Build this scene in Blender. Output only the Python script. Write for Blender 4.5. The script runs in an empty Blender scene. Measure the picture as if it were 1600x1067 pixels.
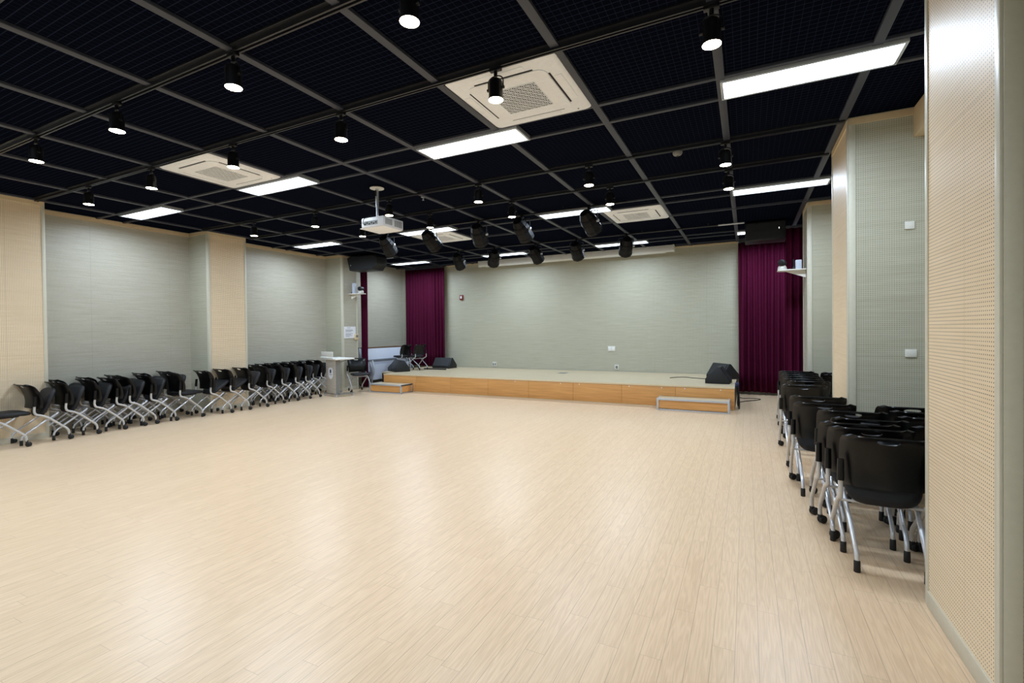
import bpy, bmesh, math, random
from mathutils import Vector, Matrix
random.seed(7)
S = bpy.context.scene
COL = S.collection
PI = math.pi

# ------------------------------------------------------------------ camera
HC, HT = 1.5, 3.461                      # eye height, ceiling height
F_PX, YAW, PIT, ROL = 741.03, math.radians(26.397), math.radians(-0.661), math.radians(-0.646)
cy, sy, cp, sp = math.cos(YAW), math.sin(YAW), math.cos(PIT), math.sin(PIT)
fwd = Vector((-sy * cp, cy * cp, sp)); rt = Vector((cy, sy, 0)); up = rt.cross(fwd)
r2 = rt * math.cos(ROL) + up * math.sin(ROL); u2 = -rt * math.sin(ROL) + up * math.cos(ROL)
cd = bpy.data.cameras.new('camera'); cam = bpy.data.objects.new('camera', cd); COL.objects.link(cam)
cd.sensor_width = 36.0; cd.lens = F_PX / 1600 * 36; cd.clip_start = 0.02; cd.clip_end = 100
cd.shift_x = 0.876 / 1600; cd.shift_y = -9.09 / 1600
cam.matrix_world = Matrix(((r2.x, u2.x, -fwd.x, 0), (r2.y, u2.y, -fwd.y, 0), (r2.z, u2.z, -fwd.z, HC), (0, 0, 0, 1)))
S.camera = cam

# ------------------------------------------------------------------ world, exposure
W = bpy.data.worlds.new('world'); S.world = W; W.use_nodes = True
W.node_tree.nodes['Background'].inputs[0].default_value = (0.8, 0.9, 1.0, 1)
W.node_tree.nodes['Background'].inputs[1].default_value = 0.05
vs = S.view_settings
vs.view_transform = 'Standard'; vs.look = 'None'; vs.gamma = 1.0; vs.use_curve_mapping = False
vs.exposure = -0.36
PANEL_W = 58.0          # ceiling light panels, watts each
PANEL_E = 7.0           # glow of their diffusers
SPOT_W = 36.0           # track spotlights, watts
PANEL_C = (0.70, 0.84, 1.0)
SPOT_C = (1.0, 0.78, 0.53)
S.cycles.max_bounces = 8
S.cycles.sample_clamp_indirect = 6.0

# ------------------------------------------------------------------ material helpers
def lin(c):
    return tuple(((x / 255) / 12.92 if x / 255 <= 0.04045 else ((x / 255 + 0.055) / 1.055) ** 2.4) for x in c)

class NT:
    def __init__(s, name):
        s.m = bpy.data.materials.new(name); s.m.use_nodes = True
        s.t = s.m.node_tree; s.b = s.t.nodes['Principled BSDF']
    def n(s, kind, **kw):
        o = s.t.nodes.new(kind)
        for k, v in kw.items(): setattr(o, k, v)
        return o
    def l(s, a, b): s.t.links.new(a, b)
    def put(s, x, sock):
        if hasattr(x, 'is_linked') or isinstance(x, bpy.types.NodeSocket): s.l(x, sock)
        else: sock.default_value = x
    def math(s, op, a, b=None, c=None):
        o = s.n('ShaderNodeMath', operation=op); s.put(a, o.inputs[0])
        if b is not None: s.put(b, o.inputs[1])
        if c is not None: s.put(c, o.inputs[2])
        return o.outputs[0]
    def mix(s, f, a, b):
        o = s.n('ShaderNodeMix', data_type='RGBA'); s.put(f, o.inputs[0])
        s.put(a if not isinstance(a, tuple) else (*a[:3], 1), o.inputs[6]); s.put(b if not isinstance(b, tuple) else (*b[:3], 1), o.inputs[7])
        return o.outputs[2]
    def pos(s):
        g = s.n('ShaderNodeNewGeometry'); x = s.n('ShaderNodeSeparateXYZ'); s.l(g.outputs['Position'], x.inputs[0])
        return x.outputs
    def vec(s, x, y, z):
        o = s.n('ShaderNodeCombineXYZ')
        for i, v in enumerate((x, y, z)): s.put(v, o.inputs[i])
        return o.outputs[0]
    def noise(s, v, scale=1.0, detail=3.0, rough=0.55):
        o = s.n('ShaderNodeTexNoise'); s.l(v, o.inputs['Vector'])
        o.inputs['Scale'].default_value = scale; o.inputs['Detail'].default_value = detail; o.inputs['Roughness'].default_value = rough
        return o.outputs['Fac']
    def ramp(s, f, lo, hi):
        o = s.n('ShaderNodeMapRange'); s.put(f, o.inputs[0]); o.inputs[1].default_value = lo; o.inputs[2].default_value = hi
        return o.outputs[0]

def plain(name, rgb, rough=0.5, metal=0.0, spec=0.5, var=0.06, scale=30.0):
    """surface of one colour with slight procedural variation"""
    k = NT(name)
    tc = k.n('ShaderNodeTexCoord')
    f = k.noise(tc.outputs['Object'], scale, 2.0)
    c = lin(rgb)
    a = tuple(max(0, x * (1 - var)) for x in c); b = tuple(min(1, x * (1 + var)) for x in c)
    k.l(k.mix(f, a, b), k.b.inputs['Base Color'])
    k.b.inputs['Roughness'].default_value = rough; k.b.inputs['Metallic'].default_value = metal
    k.b.inputs['Specular IOR Level'].default_value = spec
    return k.m

def emit(name, rgb, strength):
    k = NT(name)
    k.b.inputs['Base Color'].default_value = (0.8, 0.8, 0.8, 1)
    k.b.inputs['Emission Color'].default_value = (*rgb, 1); k.b.inputs['Emission Strength'].default_value = strength
    return k.m

def panel(name, rgb, axis, holes=True, seams=True, rough=0.45, hole=0.0027, grain=0.09):
    """veneered wall board with a fine drilled grid; axis is the horizontal world axis of the wall"""
    k = NT(name); P = k.pos(); u = P[0] if axis == 'x' else P[1]; v = P[2]
    g = k.noise(k.vec(k.math('MULTIPLY', u, 2.2), k.math('MULTIPLY', v, 42.0), P[1] if axis == 'x' else P[0]), 1.0, 5.0, 0.65)
    g2 = k.noise(k.vec(k.math('MULTIPLY', u, 1.1), k.math('MULTIPLY', v, 3.5), 0.0), 1.0, 2.0)
    c = lin(rgb)
    lo = tuple(x * (1 - 2.2 * grain) * y for x, y in zip(c, (1, .97, .9))); hi = tuple(min(1, x * (1 + grain)) for x in c)
    col = k.mix(k.ramp(g, .3, .72), lo, hi)
    col = k.mix(k.math('MULTIPLY', g2, 0.25), col, tuple(x * .8 for x in c))
    if seams:
        d = None
        for z in (1.22, 2.44):
            e = k.math('ABSOLUTE', k.math('SUBTRACT', v, z)); d = e if d is None else k.math('MINIMUM', d, e)
        us = k.math('ABSOLUTE', k.math('SUBTRACT', k.math('FRACT', k.math('DIVIDE', k.math('ADD', u, 40.0), 1.205)), 0.5))
        d2 = k.math('MULTIPLY', us, 1.205)
        sm = k.math('LESS_THAN', k.math('MINIMUM', d, d2), 0.0016)
        col = k.mix(k.math('MULTIPLY', sm, .45), col, tuple(x * .45 for x in c))
    if holes:
        p = 0.0178
        fu = k.math('SUBTRACT', k.math('FRACT', k.math('DIVIDE', k.math('ADD', u, 40.0), p)), .5)
        fv = k.math('SUBTRACT', k.math('FRACT', k.math('DIVIDE', v, p)), .5)
        rr = k.math('SQRT', k.math('ADD', k.math('MULTIPLY', fu, fu), k.math('MULTIPLY', fv, fv)))
        h = k.math('LESS_THAN', rr, hole / p)
        col = k.mix(h, col, (0.045, 0.036, 0.024))
    k.l(col, k.b.inputs['Base Color'])
    k.b.inputs['Roughness'].default_value = rough; k.b.inputs['Specular IOR Level'].default_value = 0.4
    return k.m

def planks(name, rgb, width=0.0985, length=0.92, rough=0.32, spec=0.5, along='y', joint=.75):
    k = NT(name); P = k.pos(); a, b = (P[0], P[1]) if along == 'y' else (P[1], P[0])
    ua = k.math('DIVIDE', k.math('ADD', a, 30.0), width); row = k.math('FLOOR', ua)
    wn = k.n('ShaderNodeTexWhiteNoise', noise_dimensions='1D'); k.l(row, wn.inputs['W'])
    ub = k.math('ADD', k.math('DIVIDE', k.math('ADD', b, 30.0), length), wn.outputs['Value']); cell = k.math('FLOOR', ub)
    w2 = k.n('ShaderNodeTexWhiteNoise', noise_dimensions='2D'); k.l(k.vec(row, cell, 0.0), w2.inputs['Vector'])
    rnd = w2.outputs['Value']
    # cathedral grain: distorted rings stretched along the board
    off = k.math('MULTIPLY', rnd, 37.0)
    cv = k.vec(k.math('ADD', k.math('MULTIPLY', a, 26.0), off), k.math('ADD', k.math('MULTIPLY', b, 1.5), off), off)
    n1 = k.noise(cv, 0.8, 3.0, 0.5)
    rings = k.math('ABSOLUTE', k.math('SUBTRACT', k.math('FRACT', k.math('MULTIPLY', n1, 9.0)), 0.5))
    fine = k.noise(k.vec(k.math('MULTIPLY', a, 330.0), k.math('MULTIPLY', b, 7.0), off), 1.0, 2.0)
    c = lin(rgb)
    light = tuple(min(1, x * 1.07) for x in c); dark = tuple(x * y for x, y in zip(c, (.68, .61, .52)))
    g = k.math('ADD', k.math('MULTIPLY', rings, .7), k.math('MULTIPLY', fine, .45))
    col = k.mix(k.ramp(g, .04, .58), dark, light)
    tint = k.mix(rnd, tuple(x * y for x, y in zip(c, (.95, .935, .91))), tuple(min(1, x * 1.03) for x in c))
    col = k.mix(0.5, col, tint)
    fa = k.math('ABSOLUTE', k.math('SUBTRACT', k.math('FRACT', ua), 0.5)); fb = k.math('ABSOLUTE', k.math('SUBTRACT', k.math('FRACT', ub), 0.5))
    ja = k.math('GREATER_THAN', fa, 0.5 - 0.0008 / width); jb = k.math('GREATER_THAN', fb, 0.5 - 0.0009 / length)
    col = k.mix(k.math('MULTIPLY', k.math('MAXIMUM', ja, k.math('MULTIPLY', jb, .6)), joint), col, tuple(x * .25 for x in c))
    k.l(col, k.b.inputs['Base Color'])
    k.l(k.math('ADD', rough - .03, k.math('MULTIPLY', fine, .06)), k.b.inputs['Roughness'])
    k.b.inputs['Specular IOR Level'].default_value = spec
    return k.m

def wood(name, rgb, axis='x', rough=.4):
    k = NT(name); P = k.pos(); u = P[0] if axis == 'x' else P[1]
    g = k.noise(k.vec(k.math('MULTIPLY', u, 1.6), k.math('MULTIPLY', P[1] if axis == 'x' else P[0], 12.0), k.math('MULTIPLY', P[2], 45.0)), 1.0, 5.0, .6)
    c = lin(rgb)
    k.l(k.mix(k.ramp(g, .3, .7), tuple(x * y for x, y in zip(c, (.78, .72, .66))), tuple(min(1, x * 1.08) for x in c)), k.b.inputs['Base Color'])
    k.b.inputs['Roughness'].default_value = rough
    return k.m

def mesh_ceiling(name):
    """black painted void seen through a 50 mm welded wire mesh"""
    k = NT(name); P = k.pos()
    def wire(a, p, w):
        f = k.math('ABSOLUTE', k.math('SUBTRACT', k.math('FRACT', k.math('DIVIDE', k.math('ADD', a, 40.0), p)), .5))
        return k.math('LESS_THAN', f, w / p)
    wx = wire(P[0], .05, .0024); wy = wire(P[1], .05, .0030)
    m = k.math('MAXIMUM', k.math('MULTIPLY', wx, .6), wy)
    k.l(k.mix(m, (0.0030, 0.0040, 0.0085), (0.013, 0.017, 0.034)), k.b.inputs['Base Color'])
    k.b.inputs['Roughness'].default_value = .55; k.b.inputs['Specular IOR Level'].default_value = 0.0
    return k.m

def curtain_mat(name):
    k = NT(name); tc = k.n('ShaderNodeTexCoord'); f = k.noise(tc.outputs['Object'], 60.0, 2.0)
    k.l(k.mix(f, lin((62, 6, 34)), lin((84, 10, 46))), k.b.inputs['Base Color'])
    k.b.inputs['Roughness'].default_value = .75; k.b.inputs['Specular IOR Level'].default_value = .12
    k.b.inputs['Sheen Weight'].default_value = .0; k.b.inputs['Sheen Tint'].default_value = (.75, .25, .55, 1)
    return k.m

M = {}
M['floor'] = planks('light_oak_flooring', (219, 193, 162))
M['stage_top'] = planks('stage_boards', (198, 182, 152), rough=.4, along='x')
M['warm_y'] = panel('birch_board_along_depth', (238, 218, 188), 'y', grain=.035, hole=.0031)
M['warm_plain_y'] = panel('birch_board_plain', (238, 218, 188), 'y', holes=False, grain=.035)
M['grey_x'] = panel('grey_green_board_across', (190, 188, 170), 'x', grain=.06)
M['grey_y'] = panel('grey_green_board_along_depth', (190, 186, 172), 'y', grain=.06)
M['frame_post'] = plain('pale_wood_edging', (208, 204, 186), .4)
M['birch_edge'] = plain('birch_edging', (214, 192, 156), .45)
M['skirting'] = plain('skirting', (198, 190, 170), .45)
M['ceiling'] = mesh_ceiling('wire_mesh_over_black_void')
M['bar'] = plain('dark_grey_ceiling_bar', (54, 57, 68), .5)
M['track'] = plain('black_track', (24, 25, 31), .35)
M['black_metal'] = plain('black_lamp_metal', (11, 11, 14), .4)
M['lantern_black'] = plain('matt_black_lantern', (9, 9, 12), .55, spec=.25)
M['black_plastic'] = plain('black_shell_plastic', (6, 6, 8), .32, spec=.36)
M['black_fabric'] = plain('black_seat_fabric', (14, 15, 20), .62, var=.2, scale=300)
M['black_rubber'] = plain('black_rubber', (14, 14, 15), .6)
M['chrome'] = plain('silver_painted_tube', (196, 194, 192), .35, metal=.2)
M['silver'] = plain('bright_silver_tube', (206, 208, 214), .26, metal=.45)
M['alu'] = plain('aluminium', (196, 200, 206), .35, metal=.6)
M['white_plastic'] = plain('white_plastic', (224, 222, 214), .4)
M['ac_white'] = plain('cassette_white', (243, 246, 251), .45)
M['dark_hole'] = plain('dark_opening', (14, 14, 15), .8)
M['projector'] = plain('white_projector_shell', (216, 216, 218), .35)
M['orange_wood'] = wood('orange_oak_board', (212, 156, 92))
M['curtain'] = curtain_mat('burgundy_velvet')
M['grille'] = plain('black_speaker_cloth', (15, 18, 24), .55)
M['cabinet_black'] = plain('black_speaker_cabinet', (13, 14, 18), .5)
M['lect_wood'] = panel('grey_laminate', (196, 188, 178), 'x', holes=False, seams=False, grain=.12)
M['lect_side'] = plain('grey_side', (122, 122, 118), .5)
M['white_top'] = plain('white_laminate', (236, 236, 232), .35)
M['paper'] = plain('white_paper', (236, 236, 240), .7)
M['ink'] = plain('printed_ink', (88, 92, 112), .7)
M['navy'] = plain('navy_print', (24, 40, 86), .5)
M['red'] = plain('red_plastic', (120, 26, 26), .4)
M['table_white'] = plain('white_table_panel', (206, 212, 226), .4)
M['table_grey'] = plain('grey_table_edge', (112, 116, 124), .45)
M['brown'] = plain('brown_table_edge', (104, 76, 52), .45)
M['screen_case'] = plain('screen_case_white', (226, 226, 222), .35)
M['panel_light'] = emit('lit_diffuser', PANEL_C, PANEL_E)
M['spot_light'] = emit('lit_lamp_face', (1.0, .82, .58), 40.0)
M['led'] = emit('lit_indicator', (.9, .95, 1.0), 4.0)
M['cable'] = plain('black_cable', (12, 12, 13), .5)

# ------------------------------------------------------------------ mesh helpers
class MB:
    def __init__(s): s.v = []; s.f = []
    def add(s, vs, fs):
        o = len(s.v); s.v += [tuple(x) for x in vs]; s.f += [tuple(i + o for i in f) for f in fs]; return s
    def box(s, x0, x1, y0, y1, z0, z1, M4=None):
        vs = [Vector((x, y, z)) for z in (z0, z1) for y in (y0, y1) for x in (x0, x1)]
        if M4 is not None: vs = [M4 @ v for v in vs]
        return s.add(vs, [(0, 2, 3, 1), (4, 5, 7, 6), (0, 1, 5, 4), (2, 6, 7, 3), (0, 4, 6, 2), (1, 3, 7, 5)])
    def prism(s, poly, axis, a, b):
        """extrude a 2-D polygon along an axis; poly gives the two remaining coords in order"""
        def mk(p, t):
            return {'x': (t, p[0], p[1]), 'y': (p[0], t, p[1]), 'z': (p[0], p[1], t)}[axis]
        n = len(poly); vs = [mk(p, a) for p in poly] + [mk(p, b) for p in poly]
        return s.add(vs, [tuple(range(n))[::-1], tuple(range(n, 2 * n))] + [(i, (i + 1) % n, n + (i + 1) % n, n + i) for i in range(n)])
    def tube(s, pts, r, n=8, caps=True):
        pts = [Vector(p) for p in pts]; m = len(pts); rs = r if isinstance(r, (list, tuple)) else [r] * m
        T = []
        for i in range(m):
            a = pts[max(i - 1, 0)]; b = pts[min(i + 1, m - 1)]; t = (b - a); T.append(t.normalized() if t.length > 1e-9 else Vector((0, 0, 1)))
        N = T[0].orthogonal().normalized(); vs = []
        for i in range(m):
            N = (N - T[i] * N.dot(T[i])); N = N.normalized() if N.length > 1e-6 else T[i].orthogonal().normalized(); B = T[i].cross(N)
            for j in range(n):
                a = 2 * PI * j / n; vs.append(pts[i] + (N * math.cos(a) + B * math.sin(a)) * rs[i])
        fs = [(i * n + j, i * n + (j + 1) % n, (i + 1) * n + (j + 1) % n, (i + 1) * n + j) for i in range(m - 1) for j in range(n)]
        if caps: fs += [tuple(range(n))[::-1], tuple((m - 1) * n + j for j in range(n))]
        return s.add(vs, fs)
    def lathe(s, prof, c, axis='z', n=16):
        """prof: list of (radius, height) along the axis"""
        c = Vector(c); vs = []
        for (r, h) in prof:
            for j in range(n):
                a = 2 * PI * j / n; p, q = r * math.cos(a), r * math.sin(a)
                vs.append(c + Vector({'z': (p, q, h), 'x': (h, p, q), 'y': (q, h, p)}[axis]))
        m = len(prof)
        fs = [(i * n + j, i * n + (j + 1) % n, (i + 1) * n + (j + 1) % n, (i + 1) * n + j) for i in range(m - 1) for j in range(n)]
        fs += [tuple(range(n))[::-1], tuple((m - 1) * n + j for j in range(n))]
        return s.add(vs, fs)
    def xf(s, M4, start=0):
        s.v = s.v[:start] + [tuple(M4 @ Vector(p)) for p in s.v[start:]]; return s
    def mesh(s, name, mat, smooth=False, bevel=0.0, seg=2, angle=40):
        me = bpy.data.meshes.new(name); me.from_pydata(s.v, [], s.f); me.materials.append(mat)
        bm = bmesh.new(); bm.from_mesh(me); bmesh.ops.recalc_face_normals(bm, faces=bm.faces)
        if bevel > 0:
            ed = [e for e in bm.edges if len(e.link_faces) == 2 and e.calc_face_angle(0) > math.radians(25)]
            bmesh.ops.bevel(bm, geom=ed, offset=bevel, segments=seg, affect='EDGES', profile=.5, clamp_overlap=True)
        bm.to_mesh(me); bm.free()
        if smooth or bevel > 0: me.shade_smooth(); me.set_sharp_from_angle(angle=math.radians(angle))
        return me
    def build(s, name, mat, parent=None, **kw):
        o = bpy.data.objects.new(name, s.mesh(name, mat, **kw)); COL.objects.link(o)
        if parent is not None: o.parent = parent
        return o

def fillet(pts, r, n=4):
    pts = [Vector(p) for p in pts]; out = [pts[0]]
    for a, b, c in zip(pts, pts[1:], pts[2:]):
        d1 = (a - b); d2 = (c - b); t = min(r, d1.length * .48, d2.length * .48)
        p, q = b + d1.normalized() * t, b + d2.normalized() * t
        for i in range(n + 1):
            k = i / n; out.append((1 - k) ** 2 * p + 2 * k * (1 - k) * b + k * k * q)
    return out + [pts[-1]]

def tag(o, label, cat, group=None, kind=None):
    o['label'] = label; o['category'] = cat
    if group: o['group'] = group
    if kind: o['kind'] = kind
    return o
def thing(name, label, cat, loc=(0, 0, 0), rz=0.0, group=None):
    o = bpy.data.objects.new(name, None); o.empty_display_size = .1; COL.objects.link(o)
    o.location = loc; o.rotation_euler = (0, 0, rz); return tag(o, label, cat, group)
def struct(o, label=None):
    o['kind'] = 'structure'
    if label: o['label'] = label
    return o
def copy_tree(o, parent=None):
    c = o.copy(); COL.objects.link(c)
    if parent is not None: c.parent = parent; c.matrix_parent_inverse = Matrix()
    for ch in list(o.children): copy_tree(ch, c)
    return c
ORD = ['first', 'second', 'third', 'fourth', 'fifth', 'sixth', 'seventh', 'eighth', 'ninth', 'tenth', 'eleventh', 'twelfth', 'thirteenth', 'fourteenth', 'fifteenth', 'sixteenth', 'seventeenth']

# ------------------------------------------------------------------ the setting
XL, XR, YB, YF = -9.8, 1.52, 12.0, -3.0     # left recess wall, right recess wall, stage wall, wall behind the viewer
PLX, PRX = -9.2, 0.87                        # room faces of the left / right pillars
struct(MB().box(XL - .1, XR + .1, YF - .1, YB + .1, -.1, 0).build('floor', M['floor']), 'pale oak plank floor')
ceil = struct(MB().box(XL - .1, XR + .1, YF - .1, YB + .1, HT + .012, HT + .1).build('ceiling', M['ceiling']), 'black wire mesh ceiling with grey bars')
struct(MB().box(XL - .1, XL, YF, YB, 0, HT + .012).build('wall_left', M['grey_y']), 'left wall of drilled pale boards')
struct(MB().box(XR, XR + .1, YF, YB, 0, HT + .012).build('wall_right', M['grey_y']), 'right wall of drilled pale boards')
struct(MB().box(XL - .1, XR + .1, YB, YB + .1, 0, HT + .012).build('wall_stage', M['grey_x']), 'pale wall behind the stage')
struct(MB().box(XL - .1, XR + .1, YF - .1, YF, 0, HT + .012).build('wall_back', M['grey_x']))
# pale cornice strip along the top of the stage wall
struct(MB().box(-8.1, -.14, YB - .03, YB, HT - .03, HT).build('trim_1', M['birch_edge']))

def pillar(i, side, y0, y1, warm):
    s = -1 if side == 'left' else 1
    xf = PLX if side == 'left' else PRX; xw = XL if side == 'left' else XR
    a, b = sorted((xf, xw))
    p = struct(MB().box(a, b, y0, y1, 0, HT + .01).build('wall_%s_pillar' % side, M['grey_x']), 'pillar clad in pale boards on the %s wall' % side)
    # room-facing sheet of warm birch between pale edgings
    f0, f1 = sorted((xf, xf - s * .006))
    MB().box(f0, f1, y0 + .0, y1 - .0, .085, HT - .07).build('face_board', warm, p)
    g0, g1 = sorted((xf, xf - s * .012))
    m = MB().box(g0, g1, y0 - .006, y0 + .035, 0, HT).box(g0, g1, y1 - .035, y1 + .006, 0, HT)
    m.build('corner_edging', M['frame_post'], p, bevel=.003)
    h0, h1 = sorted((xf, xf + s * .055)); m = MB()
    m.box(h0, h1, y0 - .008, y0, 0, HT); m.box(h0, h1, y1, y1 + .008, 0, HT); m.build('side_edging', M['frame_post'], p, bevel=.002)
    MB().box(*sorted((xf, xf - s * .014)), y0, y1, HT - .07, HT).build('cornice', M['birch_edge'], p)
    MB().box(*sorted((xf, xw)), y0 - .01, y0, HT - .06, HT).build('cornice', M['birch_edge'], p)
    MB().box(*sorted((xf, xf - s * .016)), y0 + .035, y1 - .035, 0, .085).build('skirting', M['skirting'], p, bevel=.003)
    return p
pillar(1, 'left', 2.25, 3.2, M['warm_y']); pillar(2, 'left', 5.55, 6.31, M['warm_y']); pillar(3, 'left', 8.9, 9.4, M['grey_y'])
pillar(1, 'right', 2.44, 3.27, M['warm_y']); pillar(2, 'right', 5.47, 6.37, M['warm_plain_y']); pillar(3, 'right', 8.8, 9.43, M['grey_y'])
struct(MB().box(1.355, XR, 3.27, 5.47, 3.2, HT).build('trim_2', M['birch_edge']))       # boxed beam over the right recess
struct(MB().box(XR - .3, XR, 6.37, 8.8, 3.2, HT).build('trim_3', M['birch_edge']))
for n, (a, b) in enumerate(((3.2, 5.55), (6.31, 8.9))):
    struct(MB().box(XL, XL + .012, a, b, 0, .085).build('baseboard_left' if n == 0 else 'baseboard_left_%d' % n, M['skirting']))
    struct(MB().box(XL, XL + .02, a, b, HT - .07, HT).build('trim_%d' % (4 + n), M['birch_edge']))
for n, (a, b) in enumerate(((3.27, 5.47), (6.37, 8.8))):
    struct(MB().box(XR - .012, XR, a, b, 0, .085).build('baseboard_right' if n == 0 else 'baseboard_right_%d' % n, M['skirting']))

# ceiling grid: depth bars every metre, paired cross bars beside each strip of lights
DX = [0.823 - i for i in range(11)]
for x in DX:
    MB().box(x - .032, x + .032, YF, YB, HT - .014, HT + .012).build('ceiling_bar', M['bar'], ceil, bevel=.003)
STRIPS = [(4.10, 4.44), (7.39, 7.72), (10.67, 11.0), (0.82, 1.15), (-2.46, -2.12)]  # strips nearer than the visible rows are unseen, added for foreground light
for a, b in STRIPS:
    for y in (a - .02, b + .02):
        MB().box(XL, XR, y - .02, y + .02, HT - .012, HT + .012).build('ceiling_bar', M['bar'], ceil, bevel=.003)
for y in (8.62, 11.72):
    MB().box(XL, XR, y - .016, y + .016, HT - .02, HT + .012).build('ceiling_bar', M['bar'], ceil)

# ------------------------------------------------------------------ recessed light panels
COLX = [(-.18, 1.0, 'rightmost column'), (-3.15, -1.96, 'second column from the right'), (-6.15, -4.95, 'second column from the left'), (-9.15, -7.95, 'leftmost column')]
ROWN = {0: 'nearest row', 1: 'middle row', 2: 'row above the stage', 3: 'added unseen row behind the nearest track for foreground light', 4: 'added unseen row at the back of the hall for foreground light'}
def light_panel(x0, x1, y0, y1, label):
    t = thing('ceiling_light_panel', label, 'ceiling light', ((x0 + x1) / 2, (y0 + y1) / 2, HT), 0, 'recessed ceiling light panels')
    w, d = (x1 - x0) / 2, (y1 - y0) / 2
    m = MB()
    for a in ((-w, w, -d, -d + .022), (-w, w, d - .022, d), (-w, -w + .022, -d + .022, d - .022), (w - .022, w, -d + .022, d - .022)): m.box(*a, -.034, .012)
    m.build('frame', M['alu'], t, bevel=.003)
    MB().box(-w + .0225, w - .0225, -d + .0225, d - .0225, -.026, -.016).build('diffuser', M['panel_light'], t)
    ld = bpy.data.lights.new('panel_lamp', 'AREA'); ld.shape = 'RECTANGLE'; ld.size = 2 * w - .05; ld.size_y = 2 * d - .05; ld.energy = PANEL_W; ld.color = PANEL_C; ld.spread = math.radians(168)
    lo = bpy.data.objects.new('panel_lamp', ld); COL.objects.link(lo); lo.parent = t; lo.location = (0, 0, -.0275)
    return t
for r, (a, b) in enumerate(STRIPS):
    for (x0, x1, cn) in COLX:
        if r == 3 and x1 > .5: continue
        light_panel(x0, x1, a + .005, b - .005, 'bright white recessed ceiling light, %s, %s' % (ROWN[r], cn))

# ------------------------------------------------------------------ ceiling cassette air conditioners
def cassette(x, y, label):
    t = thing('air_conditioner', label, 'air conditioner', (x, y, HT), 0, 'ceiling cassette air conditioners')
    w = .465; rr = .05
    def rrect(h, r, n=5):
        out = []
        for cx, cyy, a0 in ((h - r, h - r, 0), (-h + r, h - r, 90), (-h + r, -h + r, 180), (h - r, -h + r, 270)):
            for i in range(n + 1):
                a = math.radians(a0 + 90 * i / n); out.append((cx + r * math.cos(a), cyy + r * math.sin(a)))
        return out
    # dished outer panel
    A, B = rrect(w, .045), rrect(w - .02, .04)
    m = MB(); n = len(A)
    m.add([(p[0], p[1], .005) for p in A] + [(p[0], p[1], -.018) for p in A] + [(p[0], p[1], -.032) for p in B],
          [(i, (i + 1) % n, n + (i + 1) % n, n + i) for i in range(n)] + [(n + i, n + (i + 1) % n, 2 * n + (i + 1) % n, 2 * n + i) for i in range(n)] + [tuple(range(2 * n, 3 * n))[::-1]])
    m.build('panel', M['ac_white'], t, smooth=True)
    m = MB().prism(rrect(.335, .07), 'z', -.040, -.030); m.build('inner_panel', M['ac_white'], t, bevel=.003)
    for k in range(4):
        R = Matrix.Rotation(k * PI / 2, 4, 'Z')
        MB().box(-.25, .25, .338, .352, -.0345, -.031, R).build('air_slot', M['dark_hole'], t)
        MB().box(-.2, .2, .372, .425, -.0365, -.031, R).build('louver', M['ac_white'], t, bevel=.002)
    MB().box(-.2, .2, -.2, .2, -.0405, -.039).build('intake', M['dark_hole'], t)
    m = MB(); N = 12; st = .4 / N
    for i in range(N + 1):
        a = -.2 + i * st
        m.box(a - .0019, a + .0019, -.2, .2, -.046, -.0405); m.box(-.2, .2, a - .0019, a + .0019, -.046, -.0405)
    for i in range(N):
        for j in range(N):
            cx, cyy = -.2 + (i + .5) * st, -.2 + (j + .5) * st
            R = Matrix.Translation((cx, cyy, 0)) @ Matrix.Rotation(PI / 4 * (1 if (i + j) % 2 else -1), 4, 'Z')
            m.box(-st * .62, st * .62, -.0019, .0019, -.0455, -.0405, R)
    m.build('grille', M['ac_white'], t)
    MB().lathe([(.008, -.034), (.007, -.036)], (.36, .40, 0)).build('indicator', M['lect_side'], t)
    return t
cassette(-1.665, 3.595, 'white ceiling cassette air conditioner nearest the viewer, behind a hanging spotlight')
cassette(-5.66, 3.6, 'white ceiling cassette air conditioner at left, beyond the track of spotlights')
cassette(-1.665, 8.22, 'white ceiling cassette air conditioner above the right end of the stage front')
cassette(-5.66, 8.22, 'white ceiling cassette air conditioner half hidden by stage lights, right of the projector')

# ------------------------------------------------------------------ lighting tracks and spotlights
TRK = [(2.11, 'nearest'), (3.11, 'second'), (5.45, 'third'), (6.40, 'fourth')]
for y, n in TRK:
    t = thing('lighting_track', 'long black lighting track across the ceiling, %s from the viewer' % n, 'lighting track', (0, y, HT), 0, 'ceiling lighting tracks')
    m = MB()
    m.box(XL + .62, XR - .68, -.021, -.009, -.03, .0); m.box(XL + .62, XR - .68, .009, .021, -.03, .0); m.box(XL + .62, XR - .68, -.009, .009, -.012, 0)
    m.build('rail', M['track'], t)
    MB().box(XL + .6, XR - .66, -.05, .05, -.0, .012).build('backing_bar', M['track'], t)

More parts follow.
